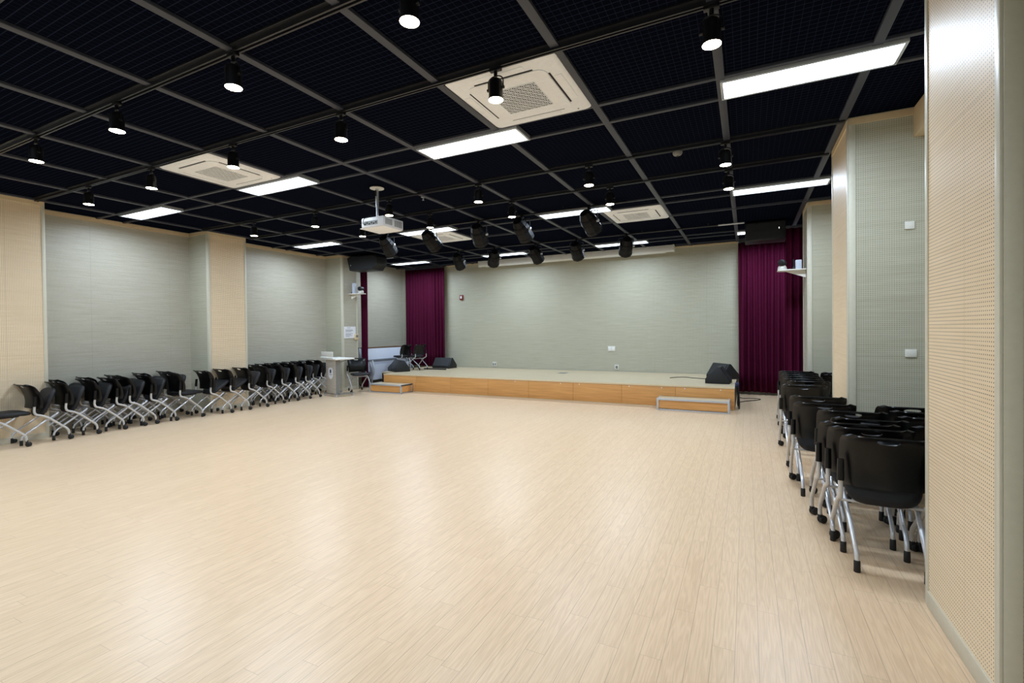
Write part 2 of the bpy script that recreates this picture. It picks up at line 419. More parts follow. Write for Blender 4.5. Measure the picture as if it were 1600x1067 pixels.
def make_spot():
    t = thing('track_spotlight', '', 'spotlight')
    # hangs below the track; z = 0 is the ceiling plane
    MB().box(-.045, .045, -.018, .018, -.052, -.03).build('adapter', M['black_metal'], t, bevel=.003)
    MB().tube([(0, 0, -.05), (0, 0, -.09)], .014, 10).build('stem', M['black_metal'], t, smooth=True)
    m = MB(); m.tube(fillet([(-.062, 0, -.18), (-.062, 0, -.112), (-.03, 0, -.088), (.03, 0, -.088), (.062, 0, -.112), (.062, 0, -.18)], .02), .0045, 8)
    m.build('yoke', M['black_metal'], t, smooth=True)
    m = MB().lathe([(.022, -.112), (.04, -.116), (.05, -.13), (.052, -.15), (.052, -.245), (.055, -.25), (.055, -.262), (.048, -.262), (.044, -.25)], (0, 0, 0), n=24)
    m.build('housing', M['black_metal'], t, smooth=True)
    MB().lathe([(.011, .05), (.011, .07), (.006, .072)], (0, 0, -.18), 'x', 10).build('knob', M['black_metal'], t, smooth=True)
    MB().lathe([(.006, -.072), (.011, -.07), (.011, -.05)], (0, 0, -.18), 'x', 10).build('knob', M['black_metal'], t, smooth=True)
    MB().lathe([(.044, -.2485), (.0535, -.2605), (.0535, -.2635), (.03, -.2665), (.002, -.268)], (0, 0, 0), n=24).build('lamp_face', M['spot_light'], t, smooth=True)
    ld = bpy.data.lights.new('spot_lamp', 'SPOT'); ld.energy = SPOT_W; ld.color = SPOT_C; ld.spot_size = math.radians(95); ld.spot_blend = .8; ld.shadow_soft_size = .045
    lo = bpy.data.objects.new('spot_lamp', ld); COL.objects.link(lo); lo.parent = t; lo.location = (0, 0, -.271)
    return t
spots = [(x, 2.11) for x in (-.18, -1.65, -3.17, -4.7, -6.2)] + [(x, 3.11) for x in (-.18, -1.65, -3.2, -4.7, -6.2, -7.66)] + \
        [(x, 5.45) for x in (-.19, -1.66, -3.17, -4.68, -6.2, -7.7)] + [(x, 6.41) for x in (-.19, -1.66, -3.15, -4.65, -6.12)]
SPW = {2.11: 'nearest track', 3.11: 'second track', 5.45: 'third track', 6.41: 'fourth track'}
proto = None; cnt = {}
for (x, y) in spots:
    if proto is None: proto = make_spot(); o = proto
    else: o = copy_tree(proto)
    o.location = (x, y, HT)
    i = cnt.get(y, 0); cnt[y] = i + 1
    o['label'] = 'lit black cylinder spotlight, %s from the right on the %s' % (ORD[i], SPW[y]); o['group'] = 'track spotlights'

# ------------------------------------------------------------------ stage lighting battens and lanterns
def batten(y, x0, x1, label, ends):
    t = thing('lighting_batten', label, 'lighting pipe', (0, y, HT - .045), 0, 'lighting battens over the stage front')
    MB().tube([(x0, 0, 0), (x1, 0, 0)], .016, 10).build('pipe', M['track'], t, smooth=True)
    if ends:  # pale end colour stands for light caught by the dark pipe
        MB().tube([(x1 - .02, 0, 0), (x1 + .42, 0, 0)], .017, 10).build('lit_pipe_end', M['alu'], t, smooth=True)
        MB().tube([(x0 - .55, 0, 0), (x0 + .02, 0, 0)], .017, 10).build('lit_pipe_end', M['alu'], t, smooth=True)
    for k in range(7):
        x = x0 + .2 + (x1 - x0 - .4) * k / 6
        MB().box(x - .015, x + .015, -.012, .012, 0, .06).build('hanger', M['track'], t)
    return t
batten(7.2, -6.9, -1.6, 'dark pipe carrying the nearer row of stage lanterns', False)
batten(9.68, -8.2, -.45, 'dark pipe with ends coloured pale as if lit, carrying the farther row of stage lanterns', True)
def make_lantern():
    t = thing('stage_lantern', '', 'stage light')
    # z = 0 is the pipe; body hangs and points to +y, downward
    MB().box(-.02, .02, -.03, .03, -.05, .022).build('clamp', M['lantern_black'], t, bevel=.004)
    m = MB(); m.tube(fillet([(-.145, 0, -.24), (-.145, 0, -.075), (.145, 0, -.075), (.145, 0, -.24)], .02), .008, 6)
    m.build('yoke', M['bar'], t, smooth=True)
    R = Matrix.Translation((0, 0, -.24)) @ Matrix.Rotation(math.radians(-38), 4, 'X')
    m = MB().lathe([(.05, -.2), (.08, -.19), (.112, -.12), (.132, -.05), (.134, .13), (.14, .135), (.14, .19), (.124, .19), (.12, .11)], (0, 0, 0), 'y', 10); m.xf(R)
    m.build('housing', M['lantern_black'], t, smooth=True, angle=30)
    m = MB()
    for k in range(5):
        m.lathe([(.112 + .004 * k, -.1 + .026 * k), (.126 + .002 * k, -.094 + .026 * k), (.112 + .004 * k, -.088 + .026 * k)], (0, 0, 0), 'y', 22)
    m.xf(R); m.build('cooling_fins', M['lantern_black'], t)
    m = MB().lathe([(.116, .098), (.116, .104), (.02, .12)], (0, 0, 0), 'y', 22); m.xf(R); m.build('lens', M['dark_hole'], t, smooth=True)
    m = MB(); m.lathe([(.022, .13), (.022, .165), (.012, .17)], (0, 0, -.24), 'x', 10); m.build('tilt_knob', M['alu'], t, smooth=True)
    return t
proto = make_lantern()
row1 = [(-6.24, 10, .15), (-5.21, -8, .1), (-4.19, 12, .1), (-3.35, -6, .1), (-2.19, -14, .1)]
row2 = [(-6.2, 10, 0), (-5.235, 35, 0), (-4.184, -6, 0), (-3.233, 3, 0), (-2.185, 20, 0)]
first = True
for row, y, nm in ((row1, 7.2, 'nearer row'), (row2, 9.68, 'farther row')):
    for i, (x, a, _) in enumerate(row):
        o = proto if first else copy_tree(proto); first = False
        o.location = (x, y, HT - .045); o.rotation_euler.z = math.radians(a)
        o['label'] = 'black stage lantern hanging from the pipe, %s from the left in the %s' % (ORD[i], nm); o['group'] = 'stage lanterns'

# ------------------------------------------------------------------ projector on its ceiling pole
t = thing('projector', 'white projector hanging from the ceiling on a grey pole', 'projector', (-4.5, 5.06, 2.90))
m = MB().prism([(-.21, -.13), (-.16, -.19), (.22, -.19), (.22, .21), (.16, .24), (-.16, .24), (-.21, .2)], 'z', 0, .135)
m.build('body', M['projector'], t, bevel=.012)
MB().box(-.20, .21, -.18, .2, -.004, .002).build('base_plate', M['ac_white'], t, bevel=.003)
m = MB()
for k in range(5): m.box(.218, .2235, -.15 + .028 * k, -.137 + .028 * k, .03, .11)
m.build('vent_grille', M['lect_side'], t)
m = MB()
for k in range(8): m.box(.218, .2235, .03 + .02 * k, .04 + .02 * k, .025, .112)
m.build('vent_grille', M['lect_side'], t)
m = MB().box(-.12, .12, -.1925, -.188, .03, .085); m.build('port_panel', M['lect_side'], t)
m = MB()
for k in range(6): m.box(-.11 + .038 * k, -.086 + .038 * k, -.195, -.19, .038 + .012 * (k % 2), .056 + .012 * (k % 2))
m.build('sockets', M['dark_hole'], t)
MB().lathe([(.055, .235), (.055, .255), (.045, .262), (.01, .262)], (.06, 0, .07), 'y', 20).build('lens', M['dark_hole'], t, smooth=True)
MB().box(-.05, .05, -.13, -.0, .135, .15).build('bracket', M['alu'], t, bevel=.004)
MB().tube([(0, -.06, .14), (0, -.06, .33)], .016, 12).tube([(0, -.06, .3), (0, -.06, .545)], .023, 12).build('pole', M['alu'], t, smooth=True)
MB().box(-.012, .012, -.087, -.082, .44, .52).build('cable_slot', M['dark_hole'], t)
MB().lathe([(.095, .546), (.095, .553), (.04, .561)], (0, -.06, 0), 'z', 20).build('ceiling_plate', M['white_plastic'], t, smooth=True)
MB().tube(fillet([(-.04, -.06, .19), (-.05, -.16, .16), (-.1, -.215, .12), (-.12, -.21, .05), (-.09, -.195, .045)], .05), .005, 6).build('cable', M['cable'], t, smooth=True)

# ------------------------------------------------------------------ projection screen case
t = thing('projection_screen', 'long white roll-up projection screen case above the stage wall', 'projection screen', (-4.16, 11.72, HT))
MB().prism([(-.07, 0), (.07, 0), (.07, -.13), (.03, -.155), (-.05, -.155), (-.07, -.13)], 'x', -2.62, 2.62).build('case', M['screen_case'], t, bevel=.006)
MB().box(-2.45, 2.45, -.012, .012, -.172, -.155).build('bottom_bar', M['screen_case'], t)
for sx in (-1, 1): MB().prism([(-.075, .003), (.075, .003), (.075, -.135), (.032, -.16), (-.055, -.16), (-.075, -.135)], 'x', sx * 2.62, sx * 2.65).build('end_cap', M['white_plastic'], t)

# ------------------------------------------------------------------ stage
SX0, SX1, SY, SH = -8.35, -.2, 9.42, .42
t = thing('stage', 'low wooden stage with orange oak front along the far wall', 'stage', ((SX0 + SX1) / 2, SY, 0))
ox = (SX0 + SX1) / 2
m = MB().prism([(SX0 - ox, 0), (SX1 - ox, 0), (SX1 - ox, YB - .02 - SY), (-8.78 - ox, YB - .02 - SY), (-8.78 - ox, .43), (SX0 - ox, .43)], 'z', SH - .03, SH)
m.build('platform', M['stage_top'], t)
n = 8; wp = (SX1 - SX0) / n
for i in range(n):
    a = SX0 - ox + i * wp
    MB().box(a + .0015, a + wp - .0015, .004, .03, .02, SH - .031).build('front_board', M['orange_wood'], t, bevel=.0015)
MB().box(SX0 - ox, SX1 - ox, -.004, .012, SH - .03, SH + .003).build('front_edging', M['birch_edge'], t, bevel=.002)
MB().box(SX0 - ox, SX1 - ox, .012, .03, 0, .02).build('kick_strip', M['birch_edge'], t)
MB().box(SX0 - ox, SX0 - ox + .02, .03, .43, 0, SH - .031)  .box(-8.78 - ox, SX0 - ox, .43, .45, 0, SH - .031).build('left_skirt', M['cabinet_black'], t)
MB().box(SX1 - ox - .02, SX1 - ox, .03, YB - .03 - SY, 0, SH - .031).build('right_skirt', M['cabinet_black'], t)
for x in (-4.6, -3.53, -3.12, -2.09, -1.47, -1.05, -.43):
    MB().lathe([(.011, -.004), (.011, .004), (.0, .004)][::-1], (x - ox, .004, SH - .055), 'y', 12).build('bolt_cap', M['white_plastic'], t)
MB().box(-4.2 - ox, -4.0 - ox, 1.58, 1.84, SH, SH + .004).build('floor_hatch', M['lect_side'], t)

def steps(x0, x1, y0, y1, h, label):
    cx = (x0 + x1) / 2; t = thing('stage_step', label, 'step', (cx, y0, 0), 0, 'portable stage steps')
    w = (x1 - x0) / 2; d = y1 - y0
    MB().box(-w, w, 0, d, h - .035, h - .006).build('tread', M['stage_top'], t)
    MB().box(-w + .03, w - .03, .012, .025, .03, h - .035).box(-w + .012, -w + .025, .03, d, .03, h - .035).box(w - .025, w - .012, .03, d, .03, h - .035).build('riser_boards', M['orange_wood'], t)
    m = MB()
    for z0, z1 in ((h - .034, h), (0, .022)):
        m.box(-w, w, -.003, .025, z0, z1); m.box(-w, -w + .025, .0, d, z0, z1); m.box(w - .025, w, .0, d, z0, z1)
    m.build('rails', M['alu'], t, bevel=.003)
    for sx in (-1, 1):
        for yy in (0.0, d - .03):
            MB().box(sx * w - .018 * (1 + sx), sx * w + .018 * (1 - sx), yy - .006, yy + .03, 0, h + .002).build('corner_post', M['alu'], t, bevel=.003)
    return t
steps(-8.42, -7.42, 8.98, 9.41, .215, 'low aluminium framed wooden step at the left end of the stage')
steps(-1.5, -.27, 9.03, 9.41, .215, 'low aluminium framed wooden step at the right end of the stage')

# ------------------------------------------------------------------ curtains
def curtain(x0, x1, y, z0, z1, folds, amp, label, gather=0.0, seed=1):
    rnd = random.Random(seed); n = folds * 8; rows = 9
    ph = [rnd.uniform(-.5, .5) for _ in range(folds + 2)]
    vs = []; 
    for r in range(rows):
        k = r / (rows - 1); z = z1 + (z0 - z1) * k
        for i in range(n + 1):
            u = i / n; fi = u * folds; a = ph[int(fi)] * (1 - fi % 1) + ph[int(fi) + 1] * (fi % 1)
            x = x0 + (x1 - x0) * (u + .012 * a * k)
            am = amp * (.55 + .45 * k) * (1 + .5 * a)
            yy = y + am * math.sin(2 * PI * fi + a * 1.5) + .012 * math.sin(5 * fi + 3 * k)
            vs.append((x, yy, z + (.01 * math.sin(9 * u) if r == rows - 1 else 0)))
    fs = [(r * (n + 1) + i, r * (n + 1) + i + 1, (r + 1) * (n + 1) + i + 1, (r + 1) * (n + 1) + i) for r in range(rows - 1) for i in range(n)]
    c = Vector(((x0 + x1) / 2, y, z0))
    t = thing('stage_curtain', label, 'curtain', c, 0, 'burgundy stage curtains')
    m = MB().add([Vector(v) - c for v in vs], fs)
    o = m.build('fabric', M['curtain'], t, smooth=True, angle=180)
    md = o.modifiers.new('thickness', 'SOLIDIFY'); md.thickness = .006
    MB().box(x0 - c.x, x1 - c.x, -.02, .02, z1 - z0 - .005, z1 - z0 + .035).build('curtain_rail', M['bar'], t)
    return t
curtain(-9.55, -8.1, 11.84, SH + .03, HT - .06, 13, .04, 'burgundy velvet curtain hanging left of the stage wall', seed=3)
curtain(-.16, 1.45, 11.84, .06, HT - .06, 14, .045, 'burgundy velvet curtain hanging right of the stage wall', seed=5)
curtain(.63, 1.45, 9.68, .05, HT - .22, 8, .035, 'dark burgundy curtain gathered beside the far right pillar', seed=8)
curtain(-9.28, -9.04, 9.62, .04, HT - .22, 4, .03, 'narrow gathered burgundy curtain edge beyond the far left pillar', seed=9)

# ------------------------------------------------------------------ hanging and floor loudspeakers
def hung_speaker(x, y, rz, label):
    t = thing('hanging_speaker', label, 'loudspeaker', (x, y, HT), rz, 'speakers hung from the ceiling')
    poly = [(-.46, -.1), (-.38, -.42), (.34, -.42), (.46, -.28), (.46, -.1), (.36, -.06), (-.36, -.06)]
    MB().prism(poly, 'y', -.2, .2).build('cabinet', M['cabinet_black'], t, bevel=.008)
    q = [(px * .93, -.24 + (pz + .24) * .9) for px, pz in poly]
    MB().prism(q, 'y', -.208, -.2).build('grille', M['grille'], t)
    for sx in (-1, 1): MB().box(sx * .25 - .012, sx * .25 + .012, -.02, .02, -.07, 0).build('bracket', M['track'], t)
    MB().box(-.345, -.33, -.2105, -.206, -.3, -.275).build('badge', M['white_plastic'], t)
    return t
hung_speaker(-8.6, 9.15, math.radians(4), 'black wedge shaped loudspeaker hung from the ceiling at left of the stage')
t = thing('hanging_speaker', 'large black box loudspeaker hung from the ceiling at right of the stage', 'loudspeaker', (.315, 9.9, HT), 0, 'speakers hung from the ceiling')
MB().box(-.335, .335, -.02, .42, -.36, -.02).build('cabinet', M['cabinet_black'], t, bevel=.01)
MB().box(-.315, .315, -.028, -.02, -.34, -.04).build('grille', M['grille'], t)
MB().box(.215, .222, -.032, -.027, -.175, -.145).build('indicator', M['led'], t)
for sx in (-1, 1): MB().box(sx * .2 - .012, sx * .2 + .012, .18, .22, -.03, 0).build('bracket', M['track'], t)

def wedge(x, y, rz, w, label, h=.3, d=.42):
    t = thing('floor_monitor', label, 'stage monitor', (x, y, SH), rz, 'wedge monitors on the stage')
    poly = [(-d / 2, 0), (d / 2, 0), (d / 2, .06), (d * .1, h), (-d * .02, h), (-d / 2, .09)]
    MB().prism(poly, 'x', -w / 2, w / 2).build('cabinet', M['cabinet_black'], t, bevel=.008)
    a = Vector((0, d / 2, .07)); b = Vector((0, d * .1 + .01, h - .01)); nrm = Vector((0, .9, .45)).normalized() * .008
    m = MB(); ww = w / 2 - .025
    m.add([(-ww, *(a + nrm)[1:]), (ww, *(a + nrm)[1:]), (ww, *(b + nrm)[1:]), (-ww, *(b + nrm)[1:]), (-ww, *a[1:]), (ww, *a[1:]), (ww, *b[1:]), (-ww, *b[1:])],
          [(0, 1, 2, 3), (7, 6, 5, 4), (0, 4, 5, 1), (1, 5, 6, 2), (2, 6, 7, 3), (3, 7, 4, 0)])
    m.build('grille', M['grille'], t)
    MB().box(-.05, .05, -d / 2 - .006, -d / 2 + .01, .03, .06).build('handle', M['dark_hole'], t)
    return t
wedge(-8.5, 10.2, math.radians(-30), .6, 'black wedge monitor on the left front corner of the stage')
wedge(-7.93, 11.55, math.radians(180), .58, 'black wedge monitor on the stage in front of the left curtain')
wedge(-.5, 10.12, math.radians(-96), .34, 'nearer of two black wedge monitors at the right end of the stage', h=.32, d=.44)
wedge(-.47, 11.1, math.radians(128), .54, 'farther of two black wedge monitors at the right end of the stage', h=.32)

# ------------------------------------------------------------------ cables
def cable(pts, label, r=.006):
    c = Vector(pts[0]); m = MB().tube([p - c for p in fillet(pts, .12, 5)], r, 6)
    o = m.build('cable', M['cable'], smooth=True); o.location = c; return tag(o, label, 'cable')
z = SH + .006
cable([(-1.5, 10.75, z), (-1.38, 10.95, z), (-1.2, 11.05, z), (-1.08, 10.9, z), (-.85, 10.82, z), (-.62, 10.72, z)], 'black cable lying on the stage beside the right monitors', .008)
cable([(-.16, 10.5, .006), (.0, 10.75, .006), (.2, 10.95, .006), (.27, 11.15, .006), (.1, 11.22, .006), (-.1, 11.1, .006), (-.16, 11.3, .006)], 'black cable loop on the floor right of the stage', .009)
tag(MB().box(-.37, .37, -.03, .03, 0, .03).build('cable_ramp', M['cabinet_black'], bevel=.008), 'flat black strip lying on the stage near the left curtain', 'cable cover').location = (-7.85, 10.96, SH)
t = thing('cable_bundle', 'bundle of black cables hanging down the right end of the stage', 'cable bundle', (SX1, 9.55, 0))
for k in range(6):
    a = .05 * k
    MB().tube(fillet([(.03 + .006 * k, a, SH + .02 + .01 * (k % 3)), (.05 + .01 * (k % 2), a + .03, .3), (.04 + .015 * (k % 3), a - .02 + .02 * k, .1), (.07, a + .1, .012)], .06), .01, 6).build('cable', M['cable'], t, smooth=True)
MB().box(.0, .06, .08, .2, SH - .03, SH + .06).build('connector_box', M['navy'], t, bevel=.005)

# ------------------------------------------------------------------ chairs
def build_backrest():
    nu, nv = 32, 20
    hs, ht0, ht1 = (12, 20), 16, 19          # cells cut out for the hand slot
    S_ = [-1 + 2 * i / nu for i in range(nu + 1)]; T_ = [j / nv for j in range(nv + 1)]
    def pt(s, t):
        W = .234 - .010 * (1 - t)
        r = .05
        if t > .86:
            k = (t - .86) / .14; W -= r - math.sqrt(max(0, r * r - (k * r) ** 2))
        if t < .12:
            k = (.12 - t) / .12; W -= .016 * k * k
        y = -.115 + .09 * t - .175 * t * t - (.03 * ((t - .84) / .16) ** 1.6 if t > .84 else 0)
        y += (.012 * s * s + .074 * abs(s) ** 5.5) * (1 - .35 * t)
        z = .485 + .352 * t - (.012 * ((t - .86) / .14) ** 2 if t > .86 else 0) + .006 * (1 - s * s) * t
        return Vector((W * s, y, z))
    bm = bmesh.new(); V = {}
    sc, tc = 0.0, (T_[ht0] + T_[ht1]) / 2; hw, hh = S_[hs[1]], (T_[ht1] - T_[ht0]) / 2
    for i, s in enumerate(S_):
        for j, t in enumerate(T_):
            if hs[0] < i < hs[1] and ht0 < j < ht1: continue
            ss, tt = s, t
            if hs[0] <= i <= hs[1] and ht0 <= j <= ht1:
                a, b = (s - sc) / hw, (t - tc) / hh; q = (abs(a) ** 2.6 + abs(b) ** 2.6) ** (1 / 2.6); ss, tt = sc + a / q * hw, tc + b / q * hh * .8
            V[i, j] = bm.verts.new(pt(ss, tt))
    for i in range(nu):
        for j in range(nv):
            if hs[0] <= i < hs[1] and ht0 <= j < ht1: continue
            bm.faces.new([V[i, j], V[i + 1, j], V[i + 1, j + 1], V[i, j + 1]])
    bmesh.ops.recalc_face_normals(bm, faces=bm.faces)
    bmesh.ops.solidify(bm, geom=bm.faces[:], thickness=.009)
    me = bpy.data.meshes.new('backrest'); bm.to_mesh(me); bm.free(); me.materials.append(M['black_plastic'])
    me.shade_smooth(); me.set_sharp_from_angle(angle=math.radians(50)); return me

def build_seat():
    # rounded cushion, origin at the pivot; y runs to the front edge
    n = 32; rings = [(.80, .028), (.94, .024), (1.0, .008), (1.0, -.006), (.95, -.02), (.75, -.027)]
    vs = []
    for k, z in rings:
        for i in range(n):
            a = 2 * PI * i / n; c, s = math.cos(a), math.sin(a); e = 2 / 4.2
            x = .215 * math.copysign(abs(c) ** e, c); y = .21 * math.copysign(abs(s) ** e, s)
            wtap = 1.0 if y > 0 else 1 - .10 * (-y / .21)
            vs.append((x * k * wtap, y * k + .12, z + (.012 * (1 - k) if z > 0 else 0) - (.014 * max(0, (y - .1) / .11) ** 2)))
    fs = [(r * n + i, r * n + (i + 1) % n, (r + 1) * n + (i + 1) % n, (r + 1) * n + i) for r in range(len(rings) - 1) for i in range(n)]
    vs.append((0, .12, .034)); top = len(vs) - 1; fs += [(i, top, (i + 1) % n) for i in range(n)]
    fs.append(tuple((len(rings) - 1) * n + i for i in range(n)))
    return MB().add(vs, fs).mesh('seat', M['black_fabric'], smooth=True, angle=60)

def make_chair():
    t = thing('nesting_chair', '', 'chair')
    def link(name, me, par): o = bpy.data.objects.new(name, me); COL.objects.link(o); o.parent = par; return o
    link('backrest', build_backrest(), t)
    seat = link('seat', build_seat(), t); seat.location = (0, 0, .44)
    MB().box(-.15, .15, -.02, .2, -.04, -.026).build('seat_bracket', M['black_plastic'], seat, bevel=.004)
    legs = {}
    for sx in (-1, 1):
        X = sx * .236
        pts = fillet([(X, -.118, .545), (X, -.126, .45), (X * 1.0, -.112, .408), (X, -.03, .38), (X, .035, .335), (sx * .24, .236, .145), (sx * .24, .243, .07)], .035, 4)
        lg = MB().tube(pts, .0145, 10).build('leg', M['chrome'], t, smooth=True)
        MB().tube([(X, -.122, .52), (X * .99, -.112, .655)], [.021, .0195], 10).build('sleeve', M['black_plastic'], t, smooth=True)
        m = MB().lathe([(.008, -.023), (.025, -.022), (.0305, -.016), (.0305, -.004), (.026, -.002), (.026, .002), (.0305, .004), (.0305, .016), (.025, .022), (.008, .023)], (0, .02, .0305), 'x', 18)
        m.xf(Matrix.Translation((sx * .24, .243, 0)) @ Matrix.Rotation(math.radians(-52), 4, 'Z'))
        m.tube([(sx * .24, .243, .085), (sx * .24, .244, .045)], .015, 8)
        m.build('castor', M['black_rubber'], lg, smooth=True)
        legs[sx] = lg
    x0, x1 = .168, .19
    pts = fillet([(-x0, -.24, .035), (-x0, -.238, .105), (-x0 - .004, -.2, .15), (-x1, .15, .40), (x1, .15, .40), (x0 + .004, -.2, .15), (x0, -.238, .105), (x0, -.24, .035)], .04, 4)
    ul = MB().tube(pts, .0135, 10).build('rear_leg_frame', M['silver'], t, smooth=True)
    for sx in (-1, 1): MB().lathe([(.017, 0), (.0185, .004), (.0175, .066), (.014, .072)], (sx * x0, -.24, 0), 'z', 12).build('rubber_foot', M['black_rubber'], ul, smooth=True)
    MB().tube([(-.236, -.01, .362), (.236, -.01, .362)], .009, 8).build('crossbar', M['chrome'], t, smooth=True)
    return t
chair0 = make_chair(); used = [False]
def place_chair(x, y, tilt, rz, label, group, z=0.0):
    if not used[0]: o = chair0; used[0] = True
    else: o = copy_tree(chair0)
    o.location = (x, y, z); o.rotation_euler = (0, 0, math.radians(rz)); o['label'] = label; o['group'] = group
    for ch in o.children:
        if ch.name.startswith('seat'): ch.rotation_euler = (math.radians(tilt), 0, 0)
    return o
UP = 69
lf = [(2.57, -8.97, 0), (3.04, -9.02, UP), (3.38, -9.05, UP), (3.74, -9.08, UP), (4.02, -9.1, UP), (4.20, -9.1, UP), (4.51, -9.1, UP), (4.94, -9.08, 2), (5.41, -8.97, 34), (5.77, -8.97, 32),
      (6.15, -8.97, 62), (6.62, -9.08, UP), (6.98, -9.1, UP), (7.31, -9.1, UP), (7.62, -9.13, UP)]
for i, (y, x, a) in enumerate(lf):
    st = {0: 'lowered seat', 7: 'lowered seat', 8: 'half-raised seat', 9: 'half raised seat'}.get(i, 'folded seat')
    place_chair(x, y, a, random.uniform(-2, 2), 'chair with %s, %s from the left in the front row at left' % (st, ORD[i]), 'chairs along the left wall')
for i, y in enumerate((3.55, 3.92, 4.3, 4.7, 5.08)):
    place_chair(-9.53, y, UP, random.uniform(-2, 2), 'black chair behind the front row in the first left recess, %s from the left' % ORD[i], 'chairs in the first left recess')
for i, y in enumerate((6.78, 7.02, 7.25, 7.48, 7.7, 7.93, 8.16, 8.4)):
    place_chair(-9.53, y, UP, random.uniform(-1, 1), 'black chair in the back row left of the lectern, %s from the left' % ORD[i], 'chairs in the second left recess')
ra = [(.77, 3.75), (.735, 4.03), (.70, 4.2), (.80, 4.41), (.755, 4.76), (.615, 5.13), (.62, 5.6), (.60, 6.62), (.69, 7.1), (.66, 7.4), (.68, 7.7), (.67, 8.0), (.70, 8.3), (.68, 8.6)]
for i, (x, y) in enumerate(ra):
    place_chair(x, y, UP, random.uniform(-2, 2), 'black castor chair seen from behind, %s from the viewer in the outer right row' % ORD[i], 'chairs along the right wall')
for i, (x, y) in enumerate(((1.22, 3.75), (1.22, 4.22), (1.24, 4.62), (1.25, 4.9), (1.225, 5.16))):
    place_chair(x, y, UP, random.uniform(-2, 2), 'black castor chair in the right recess against the wall, %s from the viewer' % ORD[i], 'chairs in the right recess')
for i, (x, y) in enumerate(((1.2, 8.15), (1.22, 8.5))):
    place_chair(x, y, UP, 0, 'black castor chair showing past the far right pillar, %s' % ('nearer of the two' if i == 0 else 'farther of the two'), 'chairs in the far right recess')
place_chair(-8.82, 9.02, 2, -118, 'black castor chair with lowered seat standing beside the lectern', 'loose chairs near the stage')
c1 = place_chair(-8.64, 10.6, 2, 88, 'black chair with flat seat on the stage beside the white folding tables', 'loose chairs near the stage', SH)
c2 = place_chair(-8.3, 10.8, 4, 80, 'black chair on the stage against the left curtain', 'loose chairs near the stage', SH)

c1.scale = c2.scale = (.86, .86, .86)
# ------------------------------------------------------------------ lectern
t = thing('lectern', 'grey lectern on castors with white top and round badge', 'lectern', (-8.71, 8.03, 0), math.radians(-14))
MB().box(-.215, .215, 0, .10, .075, .86).build('column', M['lect_wood'], t, bevel=.004)
MB().box(.214, .217, .006, .094, .078, .855).build('side_panel', M['lect_side'], t)
MB().box(-.22, .22, .1, .12, .3, .86).build('rear_panel', M['lect_side'], t)
MB().box(-.27, -.235, -.03, .43, .05, .078).box(.235, .27, -.03, .43, .05, .078).box(-.27, .27, .02, .07, .05, .078).build('base_frame', M['lect_side'], t, bevel=.004)
for x in (-.252, .252):
    for y in (-.01, .41):
        m = MB().lathe([(.008, -.014), (.023, -.013), (.025, -.008), (.025, .008), (.023, .013), (.008, .014)], (x, y, .025), 'x', 14); m.box(x - .018, x + .018, y - .012, y + .012, .04, .052)
        m.build('castor', M['alu'], t, smooth=True)
MB().box(-.35, .34, -.06, .42, .86, .895).build('worktop', M['white_top'], t, bevel=.008)
MB().box(-.34, .19, -.05, -.035, .89, 1.045).build('front_screen', M['white_plastic'], t, bevel=.004)
MB().box(-.36, .21, -.065, -.02, .885, .92).build('screen_clamp', M['white_top'], t, bevel=.008)
MB().tube([(.2, .12, .8), (.28, .3, .862)], .012, 8).build('support_arm', M['lect_side'], t, smooth=True)
pts = [(-.105, .52), (-.09, .46), (-.04, .42), (0, .405), (.04, .42), (.09, .46), (.105, .52), (.105, .62), (.08, .665), (0, .68), (-.08, .665), (-.105, .62)]
MB().prism(pts, 'y', -.003, .0).build('badge', M['paper'], t)
MB().prism([(-.03, .565), (-.018, .545), (.018, .545), (.03, .565), (.03, .615), (.018, .63), (-.018, .63), (-.03, .615)], 'y', -.005, -.003).build('emblem', M['navy'], t)
MB().box(-.055, .055, -.005, -.003, .508, .518).build('badge_lettering', M['ink'], t)

# ------------------------------------------------------------------ nested folding tables by the left wall
for k in range(3):
    x = -9.1 - .15 * k; y0 = 9.72 + .05 * k; y1 = 11.4 + .05 * k
    t = thing('folding_table', 'white folding table tilted upright, %s of three nested by the stage curtain' % ('outermost', 'middle', 'innermost')[k], 'folding table', (x, (y0 + y1) / 2, 0), 0, 'nested folding tables')
    L = (y1 - y0) / 2
    R = Matrix.Rotation(math.radians(-10), 4, 'Y')
    m = MB().box(-.014, .014, -L, L, .42, 1.06); m.xf(R @ Matrix.Translation((.0, 0, 0))); m.build('tabletop', M['table_white'], t, bevel=.004)
    m = MB().box(-.02, .02, -L - .004, L + .004, 1.055, 1.078); m.xf(R); m.build('top_edging', M['brown'], t, bevel=.004)
    m = MB().box(.014, .06, -L + .04, L - .04, .70, .745); m.xf(R); m.build('beam', M['table_grey'], t, bevel=.004)
    MB().box(.03, .045, -L + .08, L - .08, .2, .6).build('modesty_panel', M['table_white'], t)
    for sy_ in (-1, 1):
        yy = sy_ * (L - .06)
        m = MB().tube(fillet([(.05, yy, .72), (.12, yy, .45), (.03, yy, .2), (.02, yy, .07)], .12), .02, 8); m.tube(fillet([(-.16, yy, .05), (-.12, yy, .075), (.14, yy, .075), (.18, yy, .05)], .05), .018, 8)
        lg = m.build('leg', M['alu'], t, smooth=True)
        for xx in (-.16, .18): MB().lathe([(.01, -.012), (.026, -.01), (.026, .01), (.01, .012)], (xx, yy, .026), 'y', 12).build('castor', M['black_rubber'], lg, smooth=True)

